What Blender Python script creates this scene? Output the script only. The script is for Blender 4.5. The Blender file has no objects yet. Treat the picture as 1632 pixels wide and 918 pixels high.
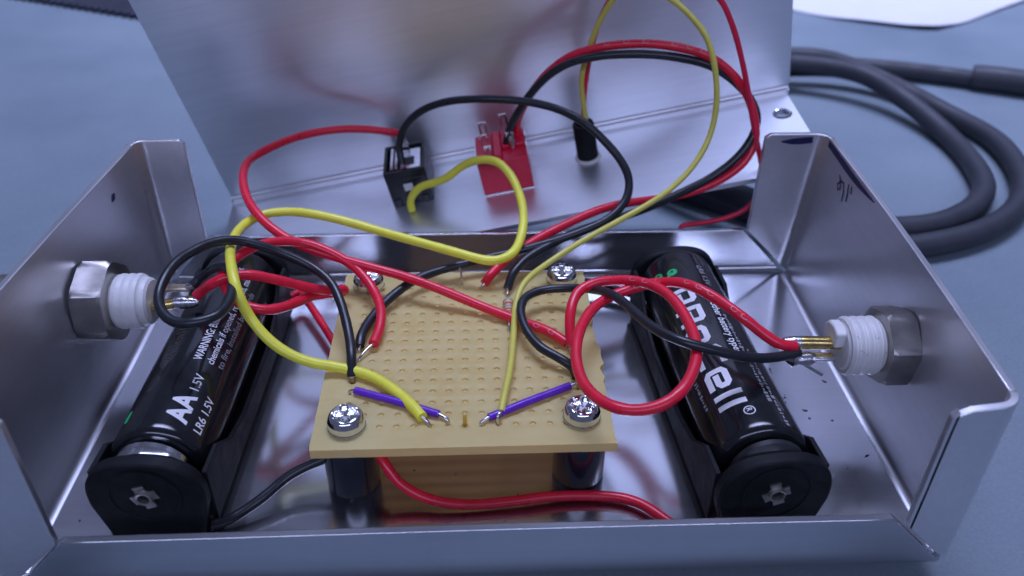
import bpy, bmesh, math, random
import numpy as np
from mathutils import Matrix, Vector

MM = 0.001
random.seed(7)
rng = np.random.default_rng(11)
scene = bpy.context.scene
COL = scene.collection

# ------------------------------------------------------------------ camera
cam = bpy.data.cameras.new("camera")
cam.sensor_width = 36.0
cam.lens = 29.43
cam.clip_start = 0.005
cam.clip_end = 20.0
cam.dof.use_dof = True
cam.dof.focus_distance = 0.132
cam.dof.aperture_fstop = 22.0
camo = bpy.data.objects.new("camera", cam)
COL.objects.link(camo)
camo.matrix_world = Matrix((
    (0.999129, 0.016825, -0.038198, 2.599 * MM),
    (-0.040965, 0.570724, -0.82012, -91.073 * MM),
    (0.008002, 0.82097, 0.570915, 99.581 * MM),
    (0, 0, 0, 1)))
scene.camera = camo

# ------------------------------------------------------------------ light
world = bpy.data.worlds.new("World")
scene.world = world
world.use_nodes = True
bg = world.node_tree.nodes["Background"]
bg.inputs[0].default_value = (0.50, 0.58, 1.0, 1)
bg.inputs[1].default_value = 0.15

def area_light(name, loc, target, sx, sy, power, spread=180, color=(0.535, 0.60, 1.0)):
    d = bpy.data.lights.new(name, 'AREA')
    d.shape = 'RECTANGLE'
    d.size, d.size_y = sx, sy
    d.energy = power
    d.spread = math.radians(spread)
    d.color = color
    o = bpy.data.objects.new(name, d)
    COL.objects.link(o)
    o.location = loc
    v = Vector(target) - Vector(loc)
    o.rotation_euler = v.to_track_quat('-Z', 'Y').to_euler()
    return o

# ceiling fluorescents of the lab: one above the bench, one behind the photographer, one further on
area_light("ceiling_lamp_above", (0.24, 0.52, 1.20), (0.24, 0.51, 0), 1.2, 0.5, 8.3, 66)   # narrow spread added to darken the front of the bench
area_light("ceiling_lamp_behind", (0.0, -2.1, 1.55), (0.0, -0.6, 0), 3.0, 0.38, 28)

vs = scene.view_settings
vs.view_transform = 'Standard'
vs.look = 'None'
vs.exposure = 0.0
vs.gamma = 1.0

# ------------------------------------------------------------------ materials
def mat_base(name):
    m = bpy.data.materials.new(name)
    m.use_nodes = True
    nt = m.node_tree
    return m, nt, nt.nodes["Principled BSDF"]

def coord(nt, scale=(1, 1, 1), rot=(0, 0, 0)):
    tc = nt.nodes.new("ShaderNodeTexCoord")
    mp = nt.nodes.new("ShaderNodeMapping")
    mp.inputs["Scale"].default_value = scale
    mp.inputs["Rotation"].default_value = rot
    nt.links.new(tc.outputs["Object"], mp.inputs["Vector"])
    return mp.outputs["Vector"]

def noise(nt, vec, scale, detail=4, rough=0.55, dist=0.0):
    n = nt.nodes.new("ShaderNodeTexNoise")
    n.inputs["Scale"].default_value = scale
    n.inputs["Detail"].default_value = detail
    n.inputs["Roughness"].default_value = rough
    n.inputs["Distortion"].default_value = dist
    nt.links.new(vec, n.inputs["Vector"])
    return n.outputs["Fac"]

def ramp(nt, fac, stops):
    r = nt.nodes.new("ShaderNodeValToRGB")
    cr = r.color_ramp
    while len(cr.elements) < len(stops):
        cr.elements.new(0.5)
    for e, (p, c) in zip(cr.elements, stops):
        e.position = p
        e.color = (c, c, c, 1) if isinstance(c, (int, float)) else (*c, 1)
    nt.links.new(fac, r.inputs["Fac"])
    return r.outputs["Color"]

def mathn(nt, op, a, b):
    n = nt.nodes.new("ShaderNodeMath")
    n.operation = op
    for i, v in enumerate((a, b)):
        if isinstance(v, (int, float)):
            n.inputs[i].default_value = v
        else:
            nt.links.new(v, n.inputs[i])
    return n.outputs[0]

def bump(nt, bsdf, h, strength, dist):
    b = nt.nodes.new("ShaderNodeBump")
    b.inputs["Strength"].default_value = strength
    b.inputs["Distance"].default_value = dist
    nt.links.new(h, b.inputs["Height"])
    nt.links.new(b.outputs["Normal"], bsdf.inputs["Normal"])

def m_aluminium(name, stretch, rlo=0.13, rhi=0.32, col=(0.56, 0.57, 0.60), metal=1.0):
    m, nt, b = mat_base(name)
    b.inputs["Metallic"].default_value = metal
    v = coord(nt)
    vb = coord(nt, stretch)
    smudge = noise(nt, v, 26, 4, 0.5, 0.4)
    grain = noise(nt, vb, 900, 3, 0.6)
    fine = noise(nt, v, 2600, 2, 0.5)
    scr = noise(nt, coord(nt, (stretch[0] * 0.4, stretch[1] * 0.4, stretch[2] * 0.4), (0.3, 0.2, 0.6)), 500, 2, 0.6)
    r = ramp(nt, smudge, [(0.3, rlo), (0.52, (rlo + rhi) / 2), (0.72, rhi)])
    r2 = mathn(nt, 'ADD', r, mathn(nt, 'MULTIPLY', mathn(nt, 'SUBTRACT', grain, 0.5), 0.05))
    nt.links.new(r2, b.inputs["Roughness"])
    tone = mathn(nt, 'ADD', mathn(nt, 'MULTIPLY', smudge, 0.6), mathn(nt, 'MULTIPLY', grain, 0.4))
    c = ramp(nt, tone, [(0.3, tuple(x * 0.90 for x in col)), (0.7, tuple(min(1, x * 1.06) for x in col))])
    nt.links.new(c, b.inputs["Base Color"])
    h = mathn(nt, 'ADD', mathn(nt, 'MULTIPLY', grain, 0.5),
              mathn(nt, 'ADD', mathn(nt, 'MULTIPLY', fine, 0.25),
                    mathn(nt, 'MULTIPLY', ramp(nt, scr, [(0.62, 0.0), (0.66, 1.0)]), 0.5)))
    bump(nt, b, h, 0.03, 0.00002)
    return m

def m_plain(name, col, rough, metallic=0.0, var=0.12, scale=400, bumps=0.0, bdist=0.0001, spec=0.5, coat=0.0):
    m, nt, b = mat_base(name)
    b.inputs["Metallic"].default_value = metallic
    b.inputs["Specular IOR Level"].default_value = spec
    b.inputs["Coat Weight"].default_value = coat
    v = coord(nt)
    n = noise(nt, v, scale, 5, 0.6)
    c = ramp(nt, n, [(0.3, tuple(x * (1 - var) for x in col)), (0.7, tuple(min(1, x * (1 + var)) for x in col))])
    nt.links.new(c, b.inputs["Base Color"])
    r = ramp(nt, noise(nt, v, scale * 0.6, 4), [(0.3, max(0.02, rough * 0.8)), (0.7, min(1, rough * 1.2))])
    nt.links.new(r, b.inputs["Roughness"])
    if bumps:
        bump(nt, b, noise(nt, v, scale * 4, 3), bumps, bdist)
    return m

M = {}
M['alu_base'] = m_aluminium("brushed_aluminium_base", (0.06, 1, 1), 0.12, 0.19, (0.58, 0.59, 0.62), 0.95)
M['alu_wall'] = m_aluminium("brushed_aluminium_wall", (1, 0.10, 1), 0.30, 0.40, (0.72, 0.72, 0.75), 0.88)
M['alu_lid'] = m_aluminium("brushed_aluminium_lid", (0.05, 1, 1), 0.34, 0.41, (0.80, 0.82, 0.86), 0.88)

# laminate bench top
m, nt, b = mat_base("bench_laminate")
v = coord(nt)
spk = noise(nt, v, 1900, 3, 0.7)
mott = noise(nt, v, 14, 5, 0.6)
t = mathn(nt, 'ADD', mathn(nt, 'MULTIPLY', spk, 0.45), mathn(nt, 'MULTIPLY', mott, 0.55))
base = ramp(nt, t, [(0.34, (0.14, 0.185, 0.222)), (0.66, (0.22, 0.268, 0.30))])
sc1 = ramp(nt, noise(nt, coord(nt, (1.0, 0.05, 1.0), (0, 0, -1.15)), 60, 3, 0.6), [(0.66, 0.0), (0.80, 0.5)])
mxc = nt.nodes.new("ShaderNodeMix"); mxc.data_type = 'RGBA'
nt.links.new(sc1, mxc.inputs["Factor"]); nt.links.new(base, mxc.inputs["A"])
mxc.inputs["B"].default_value = (0.27, 0.35, 0.42, 1)
nt.links.new(mxc.outputs["Result"], b.inputs["Base Color"])
nt.links.new(ramp(nt, mott, [(0.3, 0.42), (0.7, 0.58)]), b.inputs["Roughness"])
bump(nt, b, spk, 0.12, 0.00008)
M['table'] = m

# phenolic board
m, nt, b = mat_base("phenolic_board")
v = coord(nt)
fib = noise(nt, coord(nt, (0.25, 1, 1)), 900, 4, 0.6)
mott = noise(nt, v, 90, 5, 0.6)
t = mathn(nt, 'ADD', mathn(nt, 'MULTIPLY', fib, 0.4), mathn(nt, 'MULTIPLY', mott, 0.6))
nt.links.new(ramp(nt, t, [(0.34, (0.84, 0.70, 0.265)), (0.5, (0.91, 0.79, 0.335)), (0.68, (0.95, 0.85, 0.40))]), b.inputs["Base Color"])
nt.links.new(ramp(nt, mott, [(0.3, 0.38), (0.7, 0.55)]), b.inputs["Roughness"])
bump(nt, b, fib, 0.08, 0.00005)
tr = nt.nodes.new("ShaderNodeBsdfTranslucent")
tr.inputs["Color"].default_value = (0.90, 0.64, 0.37, 1)
mx = nt.nodes.new("ShaderNodeMixShader")
mx.inputs[0].default_value = 0.46
nt.links.new(b.outputs[0], mx.inputs[1]); nt.links.new(tr.outputs[0], mx.inputs[2])
nt.links.new(mx.outputs[0], nt.nodes["Material Output"].inputs["Surface"])
M['board'] = m

M['copper'] = m_plain("copper_track", (0.52, 0.31, 0.17), 0.42, 0.25, 0.15, 300)
M['solder'] = m_plain("solder", (0.66, 0.66, 0.68), 0.22, 1.0, 0.15, 900, 0.3, 0.0002)
M['tinned'] = m_plain("tinned_wire", (0.72, 0.72, 0.74), 0.2, 1.0, 0.15, 900)
M['steel'] = m_plain("nickel_steel", (0.74, 0.74, 0.76), 0.13, 1.0, 0.08, 500)
M['nut'] = m_plain("nickel_nut", (0.44, 0.415, 0.39), 0.36, 1.0, 0.2, 260, 0.1, 0.0001)
M['rivet'] = m_plain("rivet_metal", (0.50, 0.47, 0.43), 0.45, 1.0, 0.2, 500)
M['brass'] = m_plain("brass", (0.74, 0.55, 0.20), 0.26, 1.0, 0.3, 500, 0.2, 0.0001)
M['tarnish'] = m_plain("tarnished_brass", (0.36, 0.30, 0.22), 0.38, 1.0, 0.4, 700, 0.3, 0.0002)
M['nylon'] = m_plain("white_nylon", (0.74, 0.73, 0.71), 0.45, 0, 0.06, 300, 0.1, 0.0001)
nt = M['nylon'].node_tree
bs = nt.nodes["Principled BSDF"]
dirt = ramp(nt, noise(nt, coord(nt), 900, 3, 0.6), [(0.64, 0.0), (0.72, 0.55)])
mxc = nt.nodes.new("ShaderNodeMix"); mxc.data_type = 'RGBA'
src = bs.inputs["Base Color"].links[0].from_socket
nt.links.new(dirt, mxc.inputs["Factor"]); nt.links.new(src, mxc.inputs["A"])
mxc.inputs["B"].default_value = (0.22, 0.21, 0.20, 1)
nt.links.new(mxc.outputs["Result"], bs.inputs["Base Color"])
M['black_plastic'] = m_plain("black_plastic", (0.009, 0.010, 0.012), 0.55, 0, 0.3, 500, 0.1, 0.0001, spec=0.18)
M['black_socket'] = m_plain("black_socket_plastic", (0.014, 0.016, 0.018), 0.42, 0, 0.3, 500, 0.1, 0.0001)
M['standoff'] = m_plain("black_spacer", (0.012, 0.015, 0.024), 0.15, 0, 0.3, 400, coat=0.4)
M['wrapper'] = m_plain("battery_wrapper", (0.010, 0.011, 0.013), 0.16, 0, 0.3, 500, coat=0.3)
M['print'] = m_plain("silver_print", (0.80, 0.79, 0.82), 0.4, 0, 0.05, 500)
M['print_dim'] = m_plain("dim_print", (0.27, 0.27, 0.29), 0.4, 0, 0.05, 500)
M['print_dark'] = m_plain("dark_print", (0.035, 0.035, 0.038), 0.4, 0, 0.05, 500)
M['print_green'] = m_plain("green_print", (0.02, 0.46, 0.15), 0.4, 0, 0.05, 500)
M['red_wire'] = m_plain("red_insulation", (0.78, 0.015, 0.045), 0.30, 0, 0.08, 500, 0.06, 0.0001)
M['red_thin'] = m_plain("thin_red_insulation", (0.72, 0.014, 0.06), 0.34, 0, 0.08, 500, 0.06, 0.0001)
M['black_wire'] = m_plain("black_insulation", (0.016, 0.019, 0.024), 0.32, 0, 0.2, 500, 0.06, 0.0001)
M['yellow_wire'] = m_plain("yellow_insulation", (0.88, 0.84, 0.075), 0.32, 0, 0.06, 500, 0.06, 0.0001)
M['yellow_thin'] = m_plain("thin_yellow_insulation", (0.66, 0.60, 0.10), 0.35, 0, 0.06, 500, 0.06, 0.0001)
M['purple_wire'] = m_plain("purple_insulation", (0.13, 0.022, 0.46), 0.3, 0, 0.08, 500, 0.06, 0.0001)
M['red_plastic'] = m_plain("red_switch_plastic", (0.74, 0.012, 0.055), 0.34, 0, 0.08, 400, 0.05, 0.0001)
M['cable'] = m_plain("rubber_cable", (0.032, 0.035, 0.046), 0.6, 0, 0.15, 200, 0.15, 0.0002)
M['paper'] = m_plain("paper", (0.62, 0.61, 0.63), 0.75, 0, 0.02, 60, 0.1, 0.0002)
M['marker'] = m_plain("blue_marker", (0.012, 0.012, 0.075), 0.4, 0, 0.2, 700)
M['resistor'] = m_plain("resistor_body", (0.56, 0.44, 0.24), 0.4, 0, 0.08, 500)
M['band_red'] = m_plain("resistor_red_band", (0.5, 0.02, 0.03), 0.4, 0, 0.08, 500)
M['band_grey'] = m_plain("resistor_grey_band", (0.3, 0.3, 0.3), 0.4, 0, 0.08, 500)
M['shaving'] = m_plain("dark_fleck", (0.04, 0.04, 0.05), 0.6, 0, 0.2, 500)
M['rubber'] = m_plain("dark_fabric", (0.018, 0.022, 0.040), 0.6, 0, 0.2, 500, 0.2, 0.0002)
M['wire_print'] = m_plain("wire_print", (0.72, 0.30, 0.32), 0.5, 0, 0.05, 500)

# ------------------------------------------------------------------ mesh helpers (all in mm)
class MB:
    def __init__(self):
        self.v, self.f = [], []
    def add(self, verts, faces):
        o = len(self.v)
        self.v += [tuple(map(float, p)) for p in verts]
        self.f += [tuple(i + o for i in f) for f in faces]
        return self
    def box(self, x0, x1, y0, y1, z0, z1):
        vs_ = [(x, y, z) for z in (z0, z1) for y in (y0, y1) for x in (x0, x1)]
        return self.add(vs_, [(0, 2, 3, 1), (4, 5, 7, 6), (0, 1, 5, 4), (2, 6, 7, 3), (0, 4, 6, 2), (1, 3, 7, 5)])
    def tube(self, path, r, n=10, caps=True):
        P = [np.array(p, float) for p in path]
        rs = r if hasattr(r, '__len__') else [r] * len(P)
        T = []
        for i in range(len(P)):
            d = P[min(i + 1, len(P) - 1)] - P[max(i - 1, 0)]
            T.append(d / (np.linalg.norm(d) + 1e-12))
        a = np.array((0, 0, 1.0))
        if abs(T[0] @ a) > 0.9:
            a = np.array((1.0, 0, 0))
        N = np.cross(T[0], a); N /= np.linalg.norm(N)
        vs_, fs = [], []
        for i in range(len(P)):
            N = N - T[i] * (N @ T[i]); N /= np.linalg.norm(N)
            B = np.cross(T[i], N)
            for k in range(n):
                an = 2 * math.pi * k / n
                vs_.append(P[i] + rs[i] * (math.cos(an) * N + math.sin(an) * B))
        for i in range(len(P) - 1):
            for k in range(n):
                fs.append((i * n + k, i * n + (k + 1) % n, (i + 1) * n + (k + 1) % n, (i + 1) * n + k))
        if caps:
            fs.append(tuple(range(n))); fs.append(tuple((len(P) - 1) * n + k for k in range(n)))
        return self.add(vs_, fs)
    def lathe(self, prof, n=32, axis='z', center=(0, 0, 0), cap0=True, cap1=True):
        vs_, fs = [], []
        for (r, h) in prof:
            for k in range(n):
                an = 2 * math.pi * k / n
                c, s = r * math.cos(an), r * math.sin(an)
                p = {'z': (c, s, h), 'x': (h, c, s), 'y': (s, h, c)}[axis]
                vs_.append((p[0] + center[0], p[1] + center[1], p[2] + center[2]))
        for i in range(len(prof) - 1):
            for k in range(n):
                fs.append((i * n + k, i * n + (k + 1) % n, (i + 1) * n + (k + 1) % n, (i + 1) * n + k))
        if cap0: fs.append(tuple(range(n)))
        if cap1: fs.append(tuple((len(prof) - 1) * n + k for k in range(n)))
        return self.add(vs_, fs)
    def prism(self, outline, a0, a1, plane='xz'):
        n = len(outline)
        def p(u, w, h):
            return {'xz': (u, h, w), 'xy': (u, w, h), 'yz': (h, u, w)}[plane]
        vs_ = [p(u, w, a0) for u, w in outline] + [p(u, w, a1) for u, w in outline]
        fs = [tuple(range(n)), tuple(range(n, 2 * n))]
        for i in range(n):
            j = (i + 1) % n
            fs.append((i, j, n + j, n + i))
        return self.add(vs_, fs)
    def sheet(self, rows, t):
        """solid sheet: grid of points, thickened by t against the grid normal"""
        G = np.array(rows, float)
        a, c = G.shape[:2]
        du = np.gradient(G, axis=0); dv = np.gradient(G, axis=1)
        N = np.cross(dv, du)
        N /= np.linalg.norm(N, axis=2, keepdims=True) + 1e-12
        Bk = G - N * t
        vs_ = list(G.reshape(-1, 3)) + list(Bk.reshape(-1, 3))
        o = a * c
        fs = []
        for i in range(a - 1):
            for j in range(c - 1):
                q = (i * c + j, i * c + j + 1, (i + 1) * c + j + 1, (i + 1) * c + j)
                fs.append(q); fs.append(tuple(o + k for k in reversed(q)))
        for j in range(c - 1):
            fs.append((j, j + 1, o + j + 1, o + j))
            k = (a - 1) * c
            fs.append((k + j + 1, k + j, o + k + j, o + k + j + 1))
        for i in range(a - 1):
            fs.append(((i + 1) * c, i * c, o + i * c, o + (i + 1) * c))
            k = c - 1
            fs.append((i * c + k, (i + 1) * c + k, o + (i + 1) * c + k, o + i * c + k))
        return self.add(vs_, fs)
    def build(self, name, mat, parent=None, sharp=35, bevel=0.0, segs=2):
        me = bpy.data.meshes.new(name)
        me.from_pydata([(x * MM, y * MM, z * MM) for x, y, z in self.v], [], self.f)
        bm = bmesh.new(); bm.from_mesh(me)
        bmesh.ops.recalc_face_normals(bm, faces=bm.faces)
        bm.to_mesh(me); bm.free()
        me.polygons.foreach_set("use_smooth", [True] * len(me.polygons))
        me.set_sharp_from_angle(angle=math.radians(sharp))
        if mat: me.materials.append(mat)
        o = bpy.data.objects.new(name, me)
        COL.objects.link(o)
        if parent is not None: o.parent = parent
        if bevel:
            md = o.modifiers.new("bevel", 'BEVEL')
            md.width = bevel * MM; md.segments = segs
            md.limit_method = 'ANGLE'; md.angle_limit = math.radians(40)
        return o

def tag(o, label=None, cat=None, group=None, kind=None):
    if label: o['label'] = label
    if cat: o['category'] = cat
    if group: o['group'] = group
    if kind: o['kind'] = kind
    return o

def empty(name, loc=(0, 0, 0), rz=0.0, matrix=None):
    o = bpy.data.objects.new(name, None)
    o.empty_display_size = 0.005
    COL.objects.link(o)
    if matrix is not None:
        o.matrix_world = matrix
    else:
        o.location = [c * MM for c in loc]
        o.rotation_euler = (0, 0, rz)
    return o

def copy_tree(o, parent=None):
    c = o.copy(); COL.objects.link(c); c.parent = parent
    for ch in list(o.children): copy_tree(ch, c)
    return c

def spline(pts, sub=7):
    P = np.array(pts, float)
    P = np.vstack([2 * P[0] - P[1], P, 2 * P[-1] - P[-2]])
    out = []
    for i in range(1, len(P) - 2):
        p0, p1, p2, p3 = P[i - 1:i + 3]
        # centripetal Catmull-Rom
        t0 = 0; t1 = t0 + np.linalg.norm(p1 - p0) ** 0.5 + 1e-6
        t2 = t1 + np.linalg.norm(p2 - p1) ** 0.5 + 1e-6; t3 = t2 + np.linalg.norm(p3 - p2) ** 0.5 + 1e-6
        for k in range(sub):
            t = t1 + (t2 - t1) * k / sub
            A1 = (t1 - t) / (t1 - t0) * p0 + (t - t0) / (t1 - t0) * p1
            A2 = (t2 - t) / (t2 - t1) * p1 + (t - t1) / (t2 - t1) * p2
            A3 = (t3 - t) / (t3 - t2) * p2 + (t - t2) / (t3 - t2) * p3
            B1 = (t2 - t) / (t2 - t0) * A1 + (t - t0) / (t2 - t0) * A2
            B2 = (t3 - t) / (t3 - t1) * A2 + (t - t1) / (t3 - t1) * A3
            out.append((t2 - t) / (t2 - t1) * B1 + (t - t1) / (t2 - t1) * B2)
    out.append(P[-2])
    out = np.array(out)
    for _ in range(3):   # relax the hand-set points into a smooth bend
        out[1:-1] = 0.25 * out[:-2] + 0.5 * out[1:-1] + 0.25 * out[2:]
    return out

def arc(c, r, a0, a1, n=6):
    return [(c[0] + r * math.cos(math.radians(a0 + (a1 - a0) * i / n)), c[1] + r * math.sin(math.radians(a0 + (a1 - a0) * i / n))) for i in range(n + 1)]

# ------------------------------------------------------------------ bench top
TZ = -4.6
tb = MB().box(-900, 900, -500, 1100, TZ - 25, TZ).build("table", M['table'], None, bevel=2)
tag(tb, "blue grey laminate bench top under everything", "table", kind="structure")

# ------------------------------------------------------------------ enclosure base
X0, X1, Y0, Y1, HW, HL, TH, RB = -62.0, 68.0, -17.3, 57.5, 31.5, 10.2, 1.1, 1.3
enc = empty("metal_box", (3, 20, 0))
tag(enc, "open folded aluminium enclosure base holding the circuit board and both batteries", "metal box")
OX, OY = 3, 20
def local(rows): return [[(p[0] - OX, p[1] - OY, p[2]) for p in r] for r in rows]
xs = np.linspace(X0 + RB, X1 - RB, 8); ys = np.linspace(Y0 + RB, Y1 - RB, 6)
MB().sheet(local([[(x, y, 0.02 * math.sin(x * .07) * math.sin(y * .09)) for x in xs] for y in ys]), TH).build("floor_plate", M['alu_base'], enc)
cp = MB()
for cx_, cy_ in ((X0 + .9, Y0 + .9), (X1 - .9, Y0 + .9), (X0 + .9, Y1 - .9), (X1 - .9, Y1 - .9)):
    cp_ = MB().lathe([(.5, -1.0), (.9, -1.0), (1.1, -.5), (1.0, -.05), (.5, -.05)], 20, 'z', (cx_ - OX, cy_ - OY, 0))
    cp_.build("corner_relief", M['alu_base'], enc)

def lip(front):
    yb = Y0 if front else Y1
    s = 1 if front else -1
    prof = [(yb + s * (RB - RB * math.sin(a)), RB - RB * math.cos(a)) for a in np.linspace(0, math.pi / 2, 7)]
    prof += [(yb, z) for z in (3.5, 6, 8.4, HL - .25)]
    rows = []
    for (y, z) in prof:
        xl = X0 + max(RB, 0.6 + z * 0.90); xr = X1 - max(RB, 0.6 + z * 0.95)
        rows.append([(x, y + 0.10 * math.sin(x * .05 + (1 if front else 2)) * z / HL, z) for x in np.linspace(xl, xr, 24)])
    if not front: rows = [r[::-1] for r in rows]
    MB().sheet(local(rows[::-1]), TH).build("edge_lip", M['alu_base'], enc, bevel=0.16)
lip(True); lip(False)

def lean_left(y): return np.interp(y, [-17, 8, 28, 54], [-3.6, -2.9, -1.8, 0.0])
def lean_right(y): return np.interp(y, [-17, 6, 31, 55], [0.0, 1.2, 2.2, 2.7])
RF = 1.8
def hwt(left, y): return HW if left else np.interp(y, [-18, 20, 58], [30.2, 31.2, 31.5])
def side_wall(left):
    s = 1 if left else -1
    xb = X0 if left else X1
    lean = lean_left if left else lean_right
    # bend at the foot + the wall itself
    zs = [RB - RB * math.cos(a) for a in np.linspace(0, math.pi / 2, 7)]
    prof = [(RB - RB * math.sin(a), RB - RB * math.cos(a)) for a in np.linspace(0, math.pi / 2, 7)]
    prof += [(0, z) for z in (4, 8, 14, 20, 26, HW)]
    rows = []
    for (dx, z) in prof:
        yy = np.linspace(Y0 + RF, Y1 - RF, 14)
        rows.append([(xb + s * dx + lean(y) * z / HW, y, z if z < HW - .1 else hwt(left, y)) for y in yy])
    if left: rows = [r[::-1] for r in rows]
    w = MB().sheet(local(rows[::-1]), TH).build("side_wall", M['alu_wall'], enc, bevel=0.14)
    for front in (True, False):
        yb = Y0 if front else Y1
        sy = 1 if front else -1
        xin = (-53.2 if left else (60.2 if front else 58.8))
        path = [(0.0, RF - RF * 1.0 + RF, 0)]
        path = []
        for a in np.linspace(0, math.pi / 2, 7):
            path.append((RF - RF * math.cos(a), RF - RF * math.sin(a)))   # (from wall, from flange plane)
        full = abs(xin - xb)
        for d in (3.5, 5.5, 7.5, full - 0.8, full):
            path.append((d, 0))
        rows = []
        nz = 9
        for k in range(nz):
            row = []
            for (d, e) in path:
                zb = max(1.0, d * 1.02 + 0.3)
                zt = hwt(left, yb) - (0.13 * d if (front and not left) else 0) - (0 if d < full - 0.4 else 0.8)
                z = zb + (zt - zb) * k / (nz - 1)
                y = yb + sy * e
                row.append((xb + s * d + lean(y) * z / HW * max(0, 1 - d / full), y, z))
            rows.append(row)
        if left == front: rows = [r[::-1] for r in rows]
        MB().sheet(local(rows), TH).build("corner_flange", M['alu_wall'], w, bevel=0.14)
    return w
wl = side_wall(True); wr = side_wall(False)

# marker pen strokes left on the walls
def stroke(pts, width, name, parent, nrm):
    P = [np.array(p, float) for p in pts]; nrm = np.array(nrm, float)
    vs_, fs = [], []
    for i, p in enumerate(P):
        d = P[min(i + 1, len(P) - 1)] - P[max(i - 1, 0)]; d /= np.linalg.norm(d)
        sd = np.cross(nrm, d); wd = width[i] if hasattr(width, '__len__') else width
        for q in (-1, 1): vs_.append(p + sd * q * wd / 2 + nrm * 0.03 - np.array((OX, OY, 0)))
    for i in range(len(P) - 1): fs.append((2 * i, 2 * i + 1, 2 * i + 3, 2 * i + 2))
    MB().add(vs_, fs).build(name, M['marker'], parent)
def RX(y, z): return X1 + lean_right(y) * z / HW - 0.04
stroke([(RX(y, z), y, z) for y, z in [(55.4, 30.5), (53, 30.45), (50, 30.35), (46, 30.2), (43, 30.1), (39, 30.1), (36, 30.2), (32, 30.4)]], [1.2, 1.2, 1.2, 1.3, 1.2, 1.0, .7, .2], "marker_line", wr, (-1, 0, 0.05))
stroke([(RX(y, z), y, z) for y, z in [(47, 28.0), (45.8, 27.2), (45, 26.2), (45.8, 25.5), (46.6, 26.3), (45.6, 27.4), (44.4, 27.6), (43.4, 26.2), (43.0, 24.6)]], .42, "marker_line", wr, (-1, 0, 0.05))
stroke([(RX(y, z), y, z) for y, z in [(42.5, 28.4), (41.8, 26.8), (41.4, 25.4)]], .45, "marker_line", wr, (-1, 0, 0.05))
stroke([(RX(y, z), y, z) for y, z in [(41.2, 28.6), (40.6, 27.4)]], .45, "marker_line", wr, (-1, 0, 0.05))
stroke([(x, Y1 - 0.06, z) for x, z in [(62.0, 30.0), (64, 30.0), (66, 30.1), (68.2, 30.3)]], [.3, 1.2, 1.4, 1.3], "marker_line", wr, (0, -1, 0))
stroke([(X0 + lean_left(y) * z / HW + 0.06, y, z) for y, z in [(44.4, 27.4), (43.8, 27.0), (43.0, 26.4)]], [.4, 1.3, .4], "marker_dot", wl, (1, 0, 0.05))

# ------------------------------------------------------------------ lid
lo = np.array((-56.2855, 89.8289, 1.0968)); lu = np.array((0.9794, 0.0008, 0.2019)); ln = np.array((-0.0293, 0.99, 0.1381)); lw = np.array((-0.1997, -0.1411, 0.9696))
lu /= np.linalg.norm(lu); lw -= lu * (lw @ lu); lw /= np.linalg.norm(lw); ln = np.cross(lw, lu)
LM = Matrix(((lu[0], ln[0], lw[0], lo[0] * MM), (lu[1], ln[1], lw[1], lo[1] * MM), (lu[2], ln[2], lw[2], lo[2] * MM), (0, 0, 0, 1)))
def LP(a, b, c): return lo + a * lu + b * ln + c * lw
lid = empty("lid_shell", matrix=LM)
tag(lid, "folded aluminium lid leaning behind the base, carrying the socket and the switch", "metal lid")
LL, LW, LH, RL = 133.0, 30.0, 78.0, 2.0
# side panel with a rivet hole near its right end
hx, hy, hs, hr = 128.9, -9.3, 2.6, 1.55
mb = MB()
def holed_plate(mb, xsplit, ysplit, hole, r, t, nseg=24):
    (xa, xb_), (ya, yb_) = hole
    cx, cy = (xa + xb_) / 2, (ya + yb_) / 2
    for i in range(len(xsplit) - 1):
        for j in range(len(ysplit) - 1):
            if abs(xsplit[i] - xa) < 1e-6 and abs(ysplit[j] - ya) < 1e-6: continue
            x0, x1, y0, y1 = xsplit[i], xsplit[i + 1], ysplit[j], ysplit[j + 1]
            for z in (0, -t):
                mb.add([(x0, y0, z), (x1, y0, z), (x1, y1, z), (x0, y1, z)], [(0, 1, 2, 3)])
    vs_, fs = [], []
    h = (xb_ - xa) / 2
    for k in range(nseg):
        an = 2 * math.pi * k / nseg
        c, s = math.cos(an), math.sin(an)
        f = h / max(abs(c), abs(s))
        for z in (0, -t):
            vs_.append((cx + c * f, cy + s * f, z)); vs_.append((cx + c * r, cy + s * r, z))
    for k in range(nseg):
        a, b2 = 4 * k, 4 * ((k + 1) % nseg)
        fs += [(a, b2, b2 + 1, a + 1), (a + 2, a + 3, b2 + 3, b2 + 2), (a + 1, b2 + 1, b2 + 3, a + 3)]
    mb.add(vs_, fs)
    X = (xsplit[0], xsplit[-1]); Yv = (ysplit[0], ysplit[-1])
    mb.add([(X[0], Yv[0], 0), (X[1], Yv[0], 0), (X[1], Yv[0], -t), (X[0], Yv[0], -t)], [(0, 1, 2, 3)])
    for x in X: mb.add([(x, Yv[0], 0), (x, Yv[1], 0), (x, Yv[1], -t), (x, Yv[0], -t)], [(0, 1, 2, 3)])
holed_plate(mb, [0, hx - hs, hx + hs, LL - 0.8], [-LW, hy - hs, hy + hs, -RL], ((hx - hs, hx + hs), (hy - hs, hy + hs)), hr, TH)
sp = mb.build("side_panel", M['alu_lid'], lid)
MB().lathe([(hr - .05, -.2), (hr, 0.18), (hr + .25, 0.28), (hr + .55, 0.05)], 24, 'z', (hx, hy, 0), False, False).build("hole_rim", M['steel'], sp)
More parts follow.
